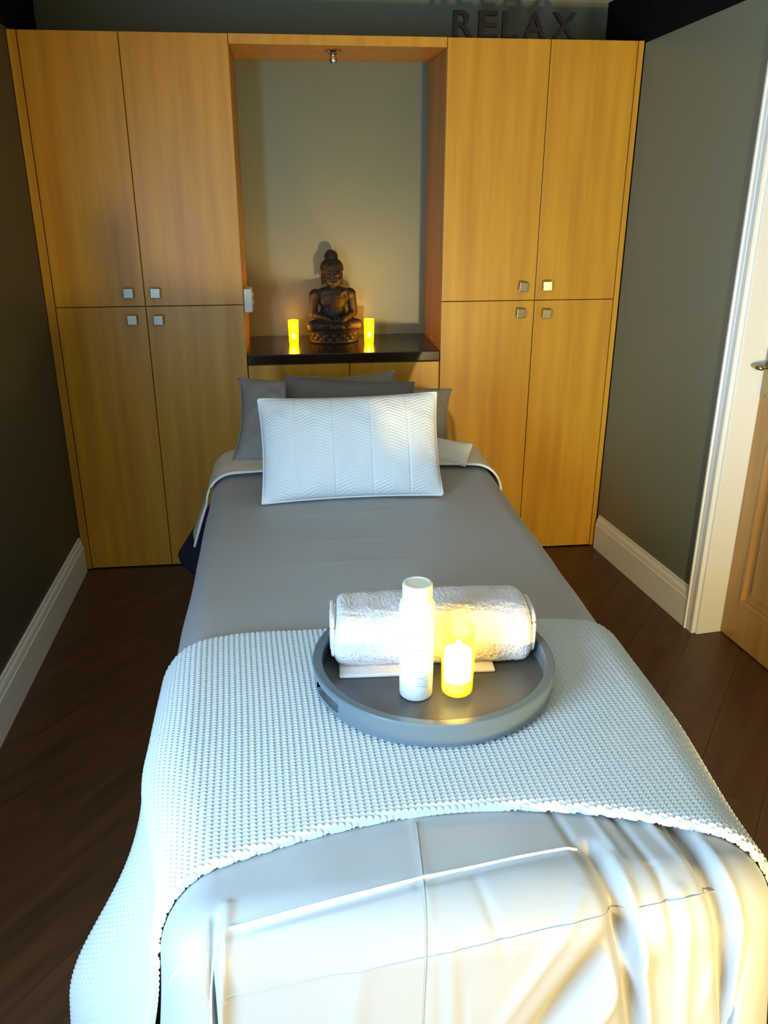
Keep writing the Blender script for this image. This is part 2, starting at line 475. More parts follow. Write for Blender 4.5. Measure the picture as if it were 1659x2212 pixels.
# soffit over the niche
t = thing('niche_soffit', 'maple soffit panel bridging the top of the niche between both wardrobes', 'panel', (0, 0, 2.165))
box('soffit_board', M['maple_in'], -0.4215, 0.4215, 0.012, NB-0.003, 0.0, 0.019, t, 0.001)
box('front_edge', M['maple'], -0.4215, 0.4215, 0.0, 0.0115, 0.0, 0.0345, t, 0.001)
# spot lamp (off) under the soffit
t = thing('niche_spotlight', 'small unlit chrome spotlight under the niche soffit', 'light', (-0.017, 0.13, 2.165))
lathe('bezel', M['chrome'], [(0, -0.0005), (0.034, -0.0005), (0.036, -0.004), (0.030, -0.011), (0.024, -0.012), (0.022, -0.006), (0, -0.006)], t, 32)
lathe('lamp_head', M['chrome'], [(0, -0.007), (0.012, -0.007), (0.013, -0.02), (0.016, -0.028), (0.016, -0.040), (0.012, -0.048), (0, -0.052)], t, 24)
# dark shelf
sh = box('niche_shelf', M['espresso'], -0.4215, 0.4215, -0.004, NB-0.003, 0.939, 0.981, None, 0.003)
tag(sh, 'glossy dark-stained shelf in the niche under the statue and candles', 'shelf')
# low cupboard under the shelf
t = thing('low_cupboard', 'low maple cupboard beneath the dark niche shelf, behind the pillows', 'cupboard', (0, 0, 0))
bm = bmesh.new()
bm_box(bm, -0.4215, -0.4035, 0.021, NB-0.003, 0.001, 0.938)
bm_box(bm, 0.4035, 0.4215, 0.021, NB-0.003, 0.001, 0.938)
bm_box(bm, -0.4035, 0.4035, 0.021, NB-0.003, 0.918, 0.938)
bm_box(bm, -0.4035, 0.4035, 0.021, NB-0.003, 0.03, 0.05)
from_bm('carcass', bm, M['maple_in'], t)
box('door', M['maple'], -0.4195, 0.0195, 0.0, 0.0205, 0.006, 0.934, t, 0.0012)
box('door', M['maple'], 0.0225, 0.4195, 0.0, 0.0205, 0.006, 0.934, t, 0.0012)
# white switch box on the left reveal
t = thing('switch_box', 'white double switch plate on the left side of the niche', 'switch', (-0.4225, 0.055, 1.205))
box('switch_plate', M['switch'], 0.0005, 0.034, -0.045, 0.045, -0.045, 0.052, t, 0.004)
box('rocker', M['switch'], 0.0335, 0.039, -0.03, 0.03, 0.018, 0.034, t, 0.002)
box('rocker', M['switch'], 0.0335, 0.039, -0.03, 0.03, -0.014, 0.002, t, 0.002)

# ------------------------------------------------------------------ letters on top of the wardrobe
def letter(ch, x0, x1, h=0.096):
    c = bpy.data.curves.new('letter', 'FONT'); c.body = ch; c.extrude = 0.009; c.offset = 0.012; c.size = 1
    o = bpy.data.objects.new('tmp', c); COL.objects.link(o)
    bpy.context.view_layer.update()
    me = bpy.data.meshes.new_from_object(o.evaluated_get(bpy.context.evaluated_depsgraph_get()))
    bpy.data.objects.remove(o)
    co = np.zeros(len(me.vertices)*3); me.vertices.foreach_get('co', co); co = co.reshape(-1, 3)
    mn, mx = co.min(0), co.max(0)
    w = x1-x0
    nx = (co[:, 0]-mn[0])/(mx[0]-mn[0])*w - w/2
    nz = (co[:, 1]-mn[1])/(mx[1]-mn[1])*h
    me.vertices.foreach_set('co', np.stack([nx, -co[:, 2]*1.3, nz], -1).ravel())
    me.update(); me.materials.clear()
    me.name = 'decorative_letter'
    o = link('decorative_letter', me, M['letter'])
    o.location = ((x0+x1)/2, 0.035, H+0.0005)
    tag(o, 'dark wooden letter %s standing on top of the right wardrobe' % ch, 'letter', 'letters spelling a word on the wardrobe')
for ch, a, b in (('R', 0.448, 0.530), ('E', 0.550, 0.625), ('L', 0.645, 0.710), ('A', 0.730, 0.820), ('X', 0.845, 0.945)):
    letter(ch, a, b)

# ------------------------------------------------------------------ statue
def ellipsoid(bm, c, r, rot=None, seg=16):
    mm = Matrix.Translation(c)
    if rot: mm = mm @ (Matrix.Rotation(rot[2], 4, 'Z') @ Matrix.Rotation(rot[1], 4, 'Y') @ Matrix.Rotation(rot[0], 4, 'X'))
    mm = mm @ Matrix.Diagonal((*r, 1))
    bmesh.ops.create_uvsphere(bm, u_segments=seg, v_segments=seg//2+2, radius=1, matrix=mm)
def capsule(bm, a, b, ra, rb, n=7):
    a, b = Vector(a), Vector(b)
    for i in range(n+1):
        t_ = i/n; r = ra+(rb-ra)*t_
        ellipsoid(bm, a.lerp(b, t_), (r, r, r), None, 12)
st = thing('buddha_statue', 'dark bronze seated meditating figure statue between the two candles on the shelf', 'statue', (-0.03, 0.315, 0.981))
bm = bmesh.new()
# body
ellipsoid(bm, (0, 0.005, 0.125), (0.058, 0.042, 0.060))
ellipsoid(bm, (0, 0.0, 0.185), (0.066, 0.042, 0.055))
ellipsoid(bm, (0, 0.0, 0.215), (0.074, 0.034, 0.026))
capsule(bm, (0, 0, 0.23), (0, -0.006, 0.262), 0.024, 0.022, 4)
for s in (-1, 1):
    ellipsoid(bm, (s*0.076, 0.0, 0.205), (0.026, 0.026, 0.027))
    capsule(bm, (s*0.082, 0.0, 0.205), (s*0.090, -0.008, 0.125), 0.023, 0.020)
    capsule(bm, (s*0.090, -0.008, 0.125), (s*0.020, -0.070, 0.098), 0.018, 0.012)
    # crossed legs
    capsule(bm, (s*0.035, 0.0, 0.080), (s*0.098, -0.035, 0.072), 0.033, 0.027)
    capsule(bm, (s*0.098, -0.035, 0.072), (-s*0.02, -0.075, 0.070), 0.026, 0.016)
    ellipsoid(bm, (-s*0.042, -0.078, 0.080), (0.026, 0.012, 0.010), (0, 0, s*0.2))
    # hands in the lap
    ellipsoid(bm, (s*0.012, -0.078, 0.098), (0.022, 0.014, 0.007))
    for f in range(4):
        capsule(bm, (s*0.010, -0.086+f*0.006, 0.103), (-s*0.022, -0.084+f*0.006, 0.104), 0.0035, 0.003, 5)
    capsule(bm, (s*0.018, -0.080, 0.103), (s*0.003, -0.080, 0.116), 0.004, 0.0035, 4)
# robe fold over the left shoulder
for i in range(6):
    capsule(bm, (0.060-i*0.006, -0.030-0.001*i, 0.225-i*0.002), (-0.040-i*0.003, -0.040, 0.130-i*0.005), 0.0035, 0.0035, 9)
from_bm_o = from_bm('body', bm, M['bronze'], st, True)
md = from_bm_o.modifiers.new('skin', 'REMESH'); md.mode = 'VOXEL'; md.voxel_size = 0.0030; md.use_smooth_shade = True
bm = bmesh.new()
ellipsoid(bm, (0, -0.008, 0.302), (0.035, 0.037, 0.044), None, 24)
ellipsoid(bm, (0, -0.018, 0.282), (0.026, 0.026, 0.024), None, 16)
ellipsoid(bm, (0, -0.046, 0.297), (0.0055, 0.008, 0.013))
ellipsoid(bm, (0, -0.050, 0.289), (0.008, 0.006, 0.005))
ellipsoid(bm, (0, -0.044, 0.278), (0.011, 0.005, 0.0028)); ellipsoid(bm, (0, -0.043, 0.2735), (0.009, 0.005, 0.0028))
for s in (-1, 1):
    ellipsoid(bm, (s*0.014, -0.041, 0.305), (0.0085, 0.005, 0.0042))
    capsule(bm, (s*0.004, -0.0435, 0.313), (s*0.024, -0.035, 0.314), 0.0022, 0.0018, 6)
    ellipsoid(bm, (s*0.0355, -0.002, 0.290), (0.0055, 0.009, 0.026))
    ellipsoid(bm, (s*0.018, -0.034, 0.287), (0.010, 0.010, 0.010))
hdo = from_bm('head', bm, M['bronze'], st, True); hdo.scale = (1.18,)*3; hdo.location = (0, 0.006, -0.066)
md = hdo.modifiers.new('skin', 'REMESH'); md.mode = 'VOXEL'; md.voxel_size = 0.0018; md.use_smooth_shade = True
bm = bmesh.new()
ellipsoid(bm, (0, 0.000, 0.322), (0.040, 0.040, 0.040), None, 24)
ellipsoid(bm, (0, 0.006, 0.366), (0.022, 0.023, 0.026), None, 20)
ga = math.pi*(3-math.sqrt(5))
for i in range(170):
    zz = 1-(i+0.5)/170*1.15; rr = math.sqrt(max(0, 1-zz*zz)); a_ = i*ga
    x_, y_, z_ = rr*math.cos(a_), rr*math.sin(a_), zz
    if y_ < -0.25 and z_ < 0.30: continue
    ellipsoid(bm, (x_*0.040, y_*0.040, 0.322+z_*0.040), (0.0042, 0.0042, 0.0042), None, 8)
for i in range(50):
    zz = 1-(i+0.5)/50*1.2; rr = math.sqrt(max(0, 1-zz*zz)); a_ = i*ga
    ellipsoid(bm, (rr*math.cos(a_)*0.022, 0.006+rr*math.sin(a_)*0.023, 0.366+zz*0.026), (0.004, 0.004, 0.004), None, 8)
hro = from_bm('curled_hair', bm, M['bronze'], st, True); hro.scale = (1.18, 1.18, 1.12); hro.location = (0, 0.006, -0.046)
base = lathe('lotus_base', M['bronze'], [(0, 0), (0.108, 0), (0.112, 0.006), (0.108, 0.014), (0.098, 0.020), (0.098, 0.026), (0.110, 0.040), (0.114, 0.050), (0.104, 0.056), (0, 0.056)], st, 48)
for tier, (rr, zc, tilt, n) in enumerate(((0.104, 0.037, 0.5, 18), (0.103, 0.016, -0.5, 18))):
    for i in range(n):
        a_ = 2*math.pi*(i+0.5*tier)/n
        bm = bmesh.new()
        ellipsoid(bm, (0, 0, 0), (0.017, 0.008, 0.017), None, 10)
        p_ = from_bm('petal', bm, M['bronze'], base, True)
        p_.location = (rr*math.cos(a_), rr*math.sin(a_), zc); p_.rotation_euler = (0, 0, a_-math.pi/2)
st.rotation_euler = (0, 0, math.radians(10))
st.scale = (1.06, 1.0, 1.03)

# ------------------------------------------------------------------ shelf candles
def shelf_candle():
    t = thing('shelf_candle', 'x', 'candle', group='lit candles on the niche shelf')
    lathe('candle_shell', M['amber_shell'], [(0.0, 0.0), (0.0195, 0.0), (0.0215, 0.004), (0.0225, 0.06), (0.0235, 0.106), (0.0220, 0.106), (0.0205, 0.060), (0.0195, 0.006), (0, 0.006)], t, 32)
    bm = bmesh.new(); ellipsoid(bm, (0, 0, 0.034), (0.0085, 0.0085, 0.0135))
    from_bm('flame', bm, M['flame'], t, True)
    l = bpy.data.lights.new('candle_light', 'POINT'); l.energy = 3.6; l.color = (1.0, 0.56, 0.05); l.shadow_soft_size = 0.018
    lo = bpy.data.objects.new('candle_light', l); COL.objects.link(lo); lo.parent = t; lo.location = (0, 0, 0.075)
    return t
c1 = shelf_candle(); c1.location = (-0.2165, 0.25, 0.9812)
c1['label'] = 'small glowing amber candle on the shelf, left of the statue'
dup(c1, (0.131, 0.242, 0.9812), 0, 'small glowing amber candle on the shelf, right of the statue')

# ------------------------------------------------------------------ the couch
BX = -0.02
t = thing('treatment_couch', 'padded treatment couch hidden under the grey duvet and throw', 'couch', (BX, -1.62, 0))
box('padded_top', M['vinyl'], -0.39, 0.39, -1.0, 1.10, 0.56, 0.655, t, 0.03, 4)
for sx in (-1, 1):
    for sy in (-0.85, 0.9):
        box('leg', M['beech'], sx*0.33-0.03, sx*0.33+0.03, sy-0.03, sy+0.03, 0.0005, 0.562, t, 0.004)
    box('rail', M['beech'], sx*0.33-0.012, sx*0.33+0.012, -0.82, 0.87, 0.36, 0.46, t, 0.003)

def smooth01(x): x = np.clip(x, 0, 1); return x*x*(3-2*x)
def drape(u, v, top, hw, R, foot=-99.0, head=99.0, flare=0.08, famp=0.012, ffreq=9.0, crown=0.008, phase=0.0, flare_fn=None, bulge=None):
    du = np.maximum(np.abs(u)-hw, 0); dv = np.maximum(foot-v, 0)
    d = np.hypot(du, dv)+1e-9
    dx = np.sign(u)*du/d; dy = -dv/d
    th = np.minimum(d/R, math.pi/2)
    hor = R*np.sin(th); drop = R*(1-np.cos(th))
    rest = np.maximum(d-R*math.pi/2, 0)
    s = -np.maximum(v, foot)*1.0 + np.where(dv > 0, np.arctan2(dv, du+1e-9)*0.22, 0) + np.where((dv > 0), (hw-np.minimum(np.abs(u), hw)), 0)
    fl_ = flare if flare_fn is None else flare_fn(u, v)
    w = smooth01(rest/0.35)
    fold = famp*w*(np.sin(s*ffreq*2*math.pi/2+phase+np.sign(u)*1.3)+0.6*np.sin(s*ffreq*2.3+2.1+phase*2))
    hor = hor+rest*fl_+fold+famp*w*0.9
    drop = drop+rest*np.sqrt(np.maximum(1-np.square(fl_), 0.1))
    if bulge is not None: hor = hor+w*bulge(u, v)
    x = BX+np.clip(u, -hw, hw)+dx*hor
    y = np.maximum(v, foot)+dy*hor
    z = top+crown*(1-np.square(np.clip(u/hw, -1, 1)))-drop
    return x, y, z
def normals(x, y, z):
    P = np.stack([x, y, z], -1)
    a = np.gradient(P, axis=0); b = np.gradient(P, axis=1)
    n = np.cross(a, b); n /= np.linalg.norm(n, axis=-1, keepdims=True)+1e-12
    if n[..., 2].mean() < 0: n = -n
    return n
def vnoise(x, y, seed=0, octaves=3):
    r = np.random.RandomState(seed); out = np.zeros_like(x)
    for o_ in range(octaves):
        for k_ in range(4):
            a_ = r.rand()*2*math.pi; f_ = (2.0**o_)*(0.7+r.rand()*0.6); p_ = r.rand()*6.28
            out += np.sin((x*math.cos(a_)+y*math.sin(a_))*f_*2*math.pi+p_+1.3*np.sin(y*f_*3+p_))/(1.7**o_)/4
    return out

# navy couch cover, seen hanging at the head end on the left
uu, vv = np.meshgrid(np.linspace(-0.93, 0.93, 160), np.linspace(-1.6, -0.32, 90), indexing='ij')
x, y, z = drape(uu, vv, 0.660, 0.40, 0.06, flare=0.10, famp=0.014, ffreq=6, crown=0.0, flare_fn=lambda u, v: 0.06+0.50*smooth01((v+0.72)/0.36)*(u < 0))
z = np.maximum(z, 0.03)
tag(grid_mesh('couch_cover', M['navy'], x, y, z, None, 0.004), 'dark navy couch cover hanging below the duvet at the left head end', 'cover')

# duvet
DT, DHW, DR, DF = 0.700, 0.430, 0.090, -2.682
def taper(v, u): return 0.432-(0.066-0.046*smooth01(u/0.5+0.5))*smooth01((-2.28-v)/0.38)
LEN = 0.60
uu, vv = np.meshgrid(np.linspace(-(DHW+LEN), DHW+LEN, 440), np.concatenate([np.linspace(-0.72, -2.5, 220), np.linspace(-2.504, DF-LEN, 250)]), indexing='ij')
FOLDS = [  # (u0,d0,u1,d1,amp,width): d = path length past the foot edge; negative amp = valley
    (0.245, 0.11, 0.070, 0.40, -0.045, 0.028), (0.275, 0.16, 0.13, 0.42, 0.012, 0.014),
    (0.215, -0.02, 0.290, 0.46, -0.038, 0.015), (0.240, 0.0, 0.315, 0.46, 0.012, 0.010),
    (0.365, -0.08, 0.425, 0.36, -0.036, 0.014), (0.392, -0.05, 0.450, 0.34, 0.010, 0.010),
    (0.330, 0.06, 0.355, 0.42, 0.007, 0.010), (0.300, 0.02, 0.325, 0.20, -0.006, 0.008), (0.18, 0.05, 0.02, 0.32, 0.005, 0.012),
    (-0.350, 0.02, -0.380, 0.40, 0.012, 0.009), (-0.366, 0.04, -0.398, 0.40, -0.014, 0.008),
    (0.175, -0.12, 0.205, 0.06, -0.006, 0.007), (0.27, -0.12, 0.305, 0.06, -0.008, 0.007), (0.315, -0.12, 0.350, 0.02, 0.006, 0.007),
    (0.235, -0.10, 0.26, 0.03, 0.004, 0.006), (-0.03, 0.10, -0.02, 0.40, 0.004, 0.012), (-0.16, 0.12, -0.20, 0.42, 0.005, 0.02),
    (-0.345, 0.062, -0.07, 0.022, -0.005, 0.006), (-0.07, 0.022, 0.19, -0.016, -0.005, 0.006),
    (0.02, 0.02, 0.06, 0.16, -0.003, 0.008), (0.405, 0.10, 0.37, 0.30, 0.006, 0.010)]
def duvet_surface(uu, vv):
    x, y, z = drape(uu, vv, DT, taper(vv, uu), DR, foot=DF, famp=0.008, ffreq=4.0, crown=0.010, flare_fn=lambda u, v: 0.035+0.10*(u > 0.45)*smooth01((-2.2-v)/0.4))
    n = normals(x, y, z)
    h = 0.0035*vnoise(uu*1.4, vv*1.1, 3, 3)
    d = DF-vv
    for (u0, d0, u1, d1, a_, w_) in FOLDS:
        L2 = (u1-u0)**2+(d1-d0)**2
        t_ = np.clip(((uu-u0)*(u1-u0)+(d-d0)*(d1-d0))/L2, 0, 1)
        dist = np.hypot(uu-(u0+t_*(u1-u0)), d-(d0+t_*(d1-d0)))
        h += a_*np.exp(-(dist/w_)**2)*np.sin(math.pi*np.clip(t_*0.8+0.15, 0, 1))
    # transverse packing creases on the flat top
    for vy, us in ((-1.20, 0.25), (-1.415, 0.17), (-1.565, 0.2), (-1.755, 0.12)):
        wv = np.exp(-((vv-vy-0.03*uu)/0.006)**2)*np.exp(-((uu+0.05)/us)**4)
        h += 0.0030*wv
    h += 0.0016*np.exp(-((uu+0.055)/0.008)**2)*smooth01((-2.2-vv)/0.3)
    return x+n[..., 0]*h, y+n[..., 1]*h, z+n[..., 2]*h
x, y, z = duvet_surface(uu, vv)
dv = thing('duvet', 'grey satin cotton duvet covering the couch and hanging at its foot', 'duvet', (0, 0, 0))
grid_mesh('duvet_cover', M['duvet'], x, y, z, dv)
# stitched seams that follow the cloth
SX, SY, SZ = x, y, z
ua = uu[:, 0]; va = vv[0, :]
def on_cloth(u, v):
    i = int(np.clip(np.searchsorted(ua, u)-1, 0, len(ua)-2)); j = int(np.clip(np.searchsorted(-va, -v)-1, 0, len(va)-2))
    a = (u-ua[i])/(ua[i+1]-ua[i]); b = (v-va[j])/(va[j+1]-va[j])
    q = [((1-a)*(1-b), i, j), (a*(1-b), i+1, j), ((1-a)*b, i, j+1), (a*b, i+1, j+1)]
    return Vector((sum(w*SX[k, l] for w, k, l in q), sum(w*SY[k, l] for w, k, l in q), sum(w*SZ[k, l] for w, k, l in q)))
def seam(pts, r, mtl='piping'):
    out = []
    for (a, b) in zip(pts, pts[1:]):
        n_ = max(4, int(math.hypot(b[0]-a[0], b[1]-a[1])/0.006))
        for k_ in range(n_):
            t_ = k_/n_; out.append(on_cloth(a[0]+(b[0]-a[0])*t_, a[1]+(b[1]-a[1])*t_)+Vector((0, -0.0005, 0.0006)))
    sm = [out[0]]+[(out[i-1]+out[i]*2+out[i+1])/4 for i in range(1, len(out)-1)]+[out[-1]]
    tube('seam', M[mtl], sm, r, dv, 6)
seam([(-0.345, -2.735), (-0.07, -2.695), (0.20, -2.655)], 0.0027)
seam([(-0.36, -2.735), (-0.40, -2.90), (-0.42, -3.10)], 0.0022)
seam([(-0.36, -2.84), (-0.02, -2.80), (0.40, -2.745)], 0.0009, 'duvet')
seam([(-0.052, -2.58), (-0.065, -2.80), (-0.075, -3.10)], 0.0010, 'duvet')
seam([(-0.50, -2.78), (-0.40, -2.765)], 0.0011)

# folded-over sheet at the head
uu, vv = np.meshgrid(np.linspace(-0.775, 0.86, 260), np.linspace(-0.50, -0.785, 60), indexing='ij')
vv = vv - 0.02*np.abs(uu) - 0.01
x, y, z = drape(uu, vv, 0.716, 0.430, 0.105, flare=0.07, famp=0.010, ffreq=7, crown=0.010, phase=1.0,
                flare_fn=lambda u, v: np.where(u < 0, 0.34, 0.10))
n = normals(x, y, z); h = 0.003*vnoise(uu*2, vv*2, 9, 3)+0.004*np.exp(-((vv-(-0.805-0.02*np.abs(uu)))/0.010)**2)
tsh = thing('folded_sheet', 'pale stone sheet folded down over the head end of the duvet', 'sheet', (0, 0, 0))
grid_mesh('sheet_cloth', M['sheet'], x+n[..., 0]*h, y+n[..., 1]*h, z+n[..., 2]*h, tsh, 0.006)
pts = [Vector((x[i, -1], y[i, -1], z[i, -1]+0.002)) for i in range(0, 260, 3)]
tube('piped_edge', M['cushion'], pts, 0.0030, tsh, 6)

# ------------------------------------------------------------------ pillows
def pillow_mesh(name, w, h, T, material, parent, nu=120, nv=80, pinch=0.05, ear=0.0, seed=1, lump=0.006, relief=None, power=0.42, sag=0.0):
    s = np.linspace(-1, 1, nu); t_ = np.linspace(-1, 1, nv)
    S, Q = np.meshgrid(s, t_, indexing='ij')
    px_ = S*w/2*(1-pinch*(1-Q**2)*np.abs(S)**3+ear*(np.abs(S*Q))**6)
    pz_ = Q*h/2*(1-pinch*1.4*(1-S**2)*np.abs(Q)**3+ear*(np.abs(S*Q))**6)-sag*h*np.cos(S*math.pi/2)*(Q > 0)*Q
    prof = (np.maximum(1-np.abs(S)**2.4, 0)*np.maximum(1-np.abs(Q)**2.4, 0))**power
    prof = prof*(1-0.55*(np.abs(S*Q))**3)
    lumps = lump*vnoise(S*w*1.6, Q*h*1.6, seed, 3)*np.minimum(prof*2, 1)
    f = T/2*prof+lumps; b = T/2*prof-lumps
    if relief is not None: f = f+relief(px_, pz_, S, Q)*np.minimum(prof*3, 1)
    ni, nj = S.shape
    idx = np.arange(ni*nj).reshape(ni, nj); off = ni*nj
    co = np.concatenate([np.stack([px_, -f, pz_], -1).reshape(-1, 3), np.stack([px_, b, pz_], -1).reshape(-1, 3)])
    q1 = np.stack([idx[:-1, :-1], idx[1:, :-1], idx[1:, 1:], idx[:-1, 1:]], -1).reshape(-1, 4)
    q2 = (np.stack([idx[:-1, :-1], idx[:-1, 1:], idx[1:, 1:], idx[1:, :-1]], -1).reshape(-1, 4))+off
    me = bpy.data.meshes.new(name)
    q = np.concatenate([q1, q2]).astype(np.int32)
    me.vertices.add(len(co)); me.vertices.foreach_set('co', co.astype(np.float32).ravel())
    me.loops.add(q.size); me.loops.foreach_set('vertex_index', q.ravel())
    me.polygons.add(len(q)); me.polygons.foreach_set('loop_start', np.arange(0, q.size, 4, dtype=np.int32))
    me.polygons.foreach_set('loop_total', np.full(len(q), 4, dtype=np.int32))
    me.update(calc_edges=True); me.polygons.foreach_set('use_smooth', np.ones(len(q), dtype=bool))
    bm_ = bmesh.new(); bm_.from_mesh(me); bmesh.ops.remove_doubles(bm_, verts=bm_.verts[:], dist=1e-5); bm_.to_mesh(me); bm_.free()
    o = link(name, me, material, parent)
    edge = [(px_[i, 0], 0, pz_[i, 0]) for i in range(0, ni, 2)]+[(px_[-1, j], 0, pz_[-1, j]) for j in range(1, nj, 2)] + \
           [(px_[i, -1], 0, pz_[i, -1]) for i in range(ni-1, -1, -2)]+[(px_[0, j], 0, pz_[0, j]) for j in range(nj-2, 0, -2)]
    return o, edge

def place(o, loc, tilt, yaw=0, roll=0):
    o.rotation_mode = 'XYZ'
    Mx = Matrix.Translation(loc) @ Matrix.Rotation(yaw, 4, 'Z') @ Matrix.Rotation(-tilt, 4, 'X') @ Matrix.Rotation(roll, 4, 'Y')
    o.matrix_world = Mx

def chevron(px_, pz_, S, Q):
    cw = 0.121
    a_ = (px_+0.055)/cw
    f_ = np.abs((a_ % 1)-0.5)*2               # 1 at column borders, 0 at mid
    ph = (pz_/0.0105 + (1-f_)*-2.3)           # V shape
    r_ = 0.0016*np.abs(np.sin(ph*math.pi))
    border = np.exp(-((1-f_)/0.05)**2)
    return r_*(1-border)-0.002*border
cu = thing('scatter_cushion', 'white oblong cushion with pleated chevrons and piped edge, front of the pillows', 'cushion')
o_, edge = pillow_mesh('cushion_cover', 0.590, 0.345, 0.150, M['cushion'], cu, 400, 280, 0.038, 0.0, 4, 0.005, chevron)
tube('piping', M['cushion'], edge, 0.0042, cu, 8, closed=True)
place(cu, (-0.055, -1.020, 0.868), math.radians(28), math.radians(-1.5), math.radians(-1.0))

def pillow(label, w, h, T, mtl, loc, tilt, yaw=0, roll=0, seed=1, **kw):
    t = thing('pillow', label, 'pillow')
    o_, edge = pillow_mesh('pillowcase', w, h, T, M[mtl], t, 110, 80, seed=seed, **kw)
    tube('seam_edge', M[mtl], edge, 0.004, t, 6, closed=True)
    place(t, loc, tilt, yaw, roll)
    return t
pillow('wide grey pillow lying behind the white cushion, its left corner sticking out', 0.82, 0.34, 0.16, 'palepillow', (-0.045, -0.585, 0.822), math.radians(38), 0.0, math.radians(5), 11, pinch=0.06, ear=0.0, lump=0.014)
pillow('dark grey pillow standing just behind the white cushion', 0.46, 0.33, 0.12, 'greypillow', (-0.045, -0.765, 0.872), math.radians(24), math.radians(-3), math.radians(4), 12, pinch=0.04, ear=0.0, lump=0.008)
pillow('pale grey pillow at the very back, against the low cupboard', 0.36, 0.30, 0.13, 'palepillow', (0.00, -0.37, 0.815), math.radians(20), 0, math.radians(-2), 13, pinch=0.05, ear=0.02, lump=0.010)

pillow('end of a white pillowcase poking out to the right of the white cushion', 0.17, 0.10, 0.045, 'cushion', (0.320, -0.735, 0.752), math.radians(55), math.radians(-12), math.radians(12), 14, pinch=0.03, lump=0.004)

# ------------------------------------------------------------------ knitted throw
PWK, PHK = 0.0118, 0.0088
nu = int(2.16/PWK*8); nv = int(0.67/PHK*6)
u1 = np.linspace(-1.05, 1.08, nu); w1 = np.linspace(0, 1, nv)
U, Wv = np.meshgrid(u1, w1, indexing='ij')
uc = np.clip(U, -0.55, 0.55)
vfar = -1.945-0.05*smooth01((np.abs(U)-0.35)/0.3)+0.004*np.sin(U*13)
vnear = -2.570-0.45*uc**2+0.02*smooth01((np.abs(U)-0.6)/0.4)+0.004*np.sin(U*9+1)
V = vfar+(vnear-vfar)*Wv
def tflare(u, v): return np.where(u < 0, 0.10-0.025*smooth01((-2.42-v)/0.22), 0.11+0.22*smooth01((-2.15-v)/0.4))
def tbulge(u, v):
    return np.where(u < 0, 0.140, 0.130)*np.exp(-((v+2.47)/0.15)**2)
x, y, z = drape(U, V, DT+0.016, taper(V, U), 0.104, flare=0.1, famp=0.008, ffreq=4.0, crown=0.010, phase=0.4, flare_fn=tflare, bulge=tbulge)
n = normals(x, y, z)
p_ = U/PWK; q_ = (V)/PHK
p_ = p_+0.12*np.sin(V*9)+0.15*q_*0.25
f_ = (p_ % 1)-0.5; g_ = q_ % 1
g0 = 0.70-1.5*f_**2
dg = ((g_-g0+0.5) % 1)-0.5
arch = np.exp(-(dg/0.19)**2)*(1-0.9*(2*np.abs(f_))**4)
h = 0.0040*arch+0.0030*vnoise(U*1.5, V*1.5, 21, 2)-0.012*np.exp(-Wv*0.67/0.003)-0.014*np.exp(-(1-Wv)*0.67/0.0035)
tag(grid_mesh('knitted_throw', M['knit'], x+n[..., 0]*h, y+n[..., 1]*h, z+n[..., 2]*h, None), 'chunky pale grey knitted throw laid across the foot of the bed under the tray', 'throw')

# ------------------------------------------------------------------ tray and what stands on it
TX, TY, TZ = 0.023, -2.180, 0.7325
tr = thing('round_tray', 'round slate-grey lacquered tray with cut-out handles on the knitted throw', 'tray', (TX, TY, TZ))
ri, ro, th_ = 0.227, 0.246, 0.050
# rim with two pill-shaped cut-outs
bm = bmesh.new(); N_ = 360
hz0, hz1 = 0.014, 0.036
def in_hole(a_):
    for c_ in (math.radians(203), math.radians(23)):
        d_ = (a_-c_+math.pi) % (2*math.pi)-math.pi
        if abs(d_) < 0.20: return d_/0.20
    return None
levels = 9
vo = []; vi = []
for i in range(N_):
    a_ = 2*math.pi*i/N_; hh = in_hole(a_)
    half = 0 if hh is None else (hz1-hz0)/2*math.sqrt(max(0.0, 1-(max(0.0, abs(hh)-0.78)/0.22)**2))
    mid_ = (hz0+hz1)/2
    zs = [0, 0.003, mid_-half, mid_+half, th_-0.003, th_]
    rr_o = [ro-0.004, ro-0.001, ro, ro, ro+0.0005, ro-0.002]; rr_i = [ri, ri, ri, ri, ri, ri+0.002]
    vo.append([bm.verts.new((r_*math.cos(a_), r_*math.sin(a_), z_)) for r_, z_ in zip(rr_o, zs)])
    vi.append([bm.verts.new((r_*math.cos(a_), r_*math.sin(a_), z_)) for r_, z_ in zip(rr_i, zs)])
for i in range(N_):
    j = (i+1) % N_
    open_ = (in_hole(2*math.pi*i/N_) is not None) and (in_hole(2*math.pi*j/N_) is not None)
    closed_ = not open_
    for k_ in range(5):
        if k_ == 2:
            if closed_: 
                hi_, hj_ = in_hole(2*math.pi*i/N_), in_hole(2*math.pi*j/N_)
                if hi_ is None and hj_ is None: continue   # degenerate strip (zero height)
                for vs in (vo, vi):
                    try: bm.faces.new((vs[i][2], vs[j][2], vs[j][3], vs[i][3]))
                    except ValueError: pass
            else:
                bm.faces.new((vo[i][2], vo[j][2], vi[j][2], vi[i][2])); bm.faces.new((vo[i][3], vi[i][3], vi[j][3], vo[j][3]))
            continue
        bm.faces.new((vo[i][k_], vo[j][k_], vo[j][k_+1], vo[i][k_+1])); bm.faces.new((vi[i][k_], vi[i][k_+1], vi[j][k_+1], vi[j][k_]))
    bm.faces.new((vo[i][5], vo[j][5], vi[j][5], vi[i][5])); bm.faces.new((vo[i][0], vi[i][0], vi[j][0], vo[j][0]))
bmesh.ops.remove_doubles(bm, verts=bm.verts[:], dist=1e-5)
rim = from_bm('rim', bm, M['tray'], tr, True)
md = rim.modifiers.new('edge', 'EDGE_SPLIT'); md.split_angle = math.radians(35)
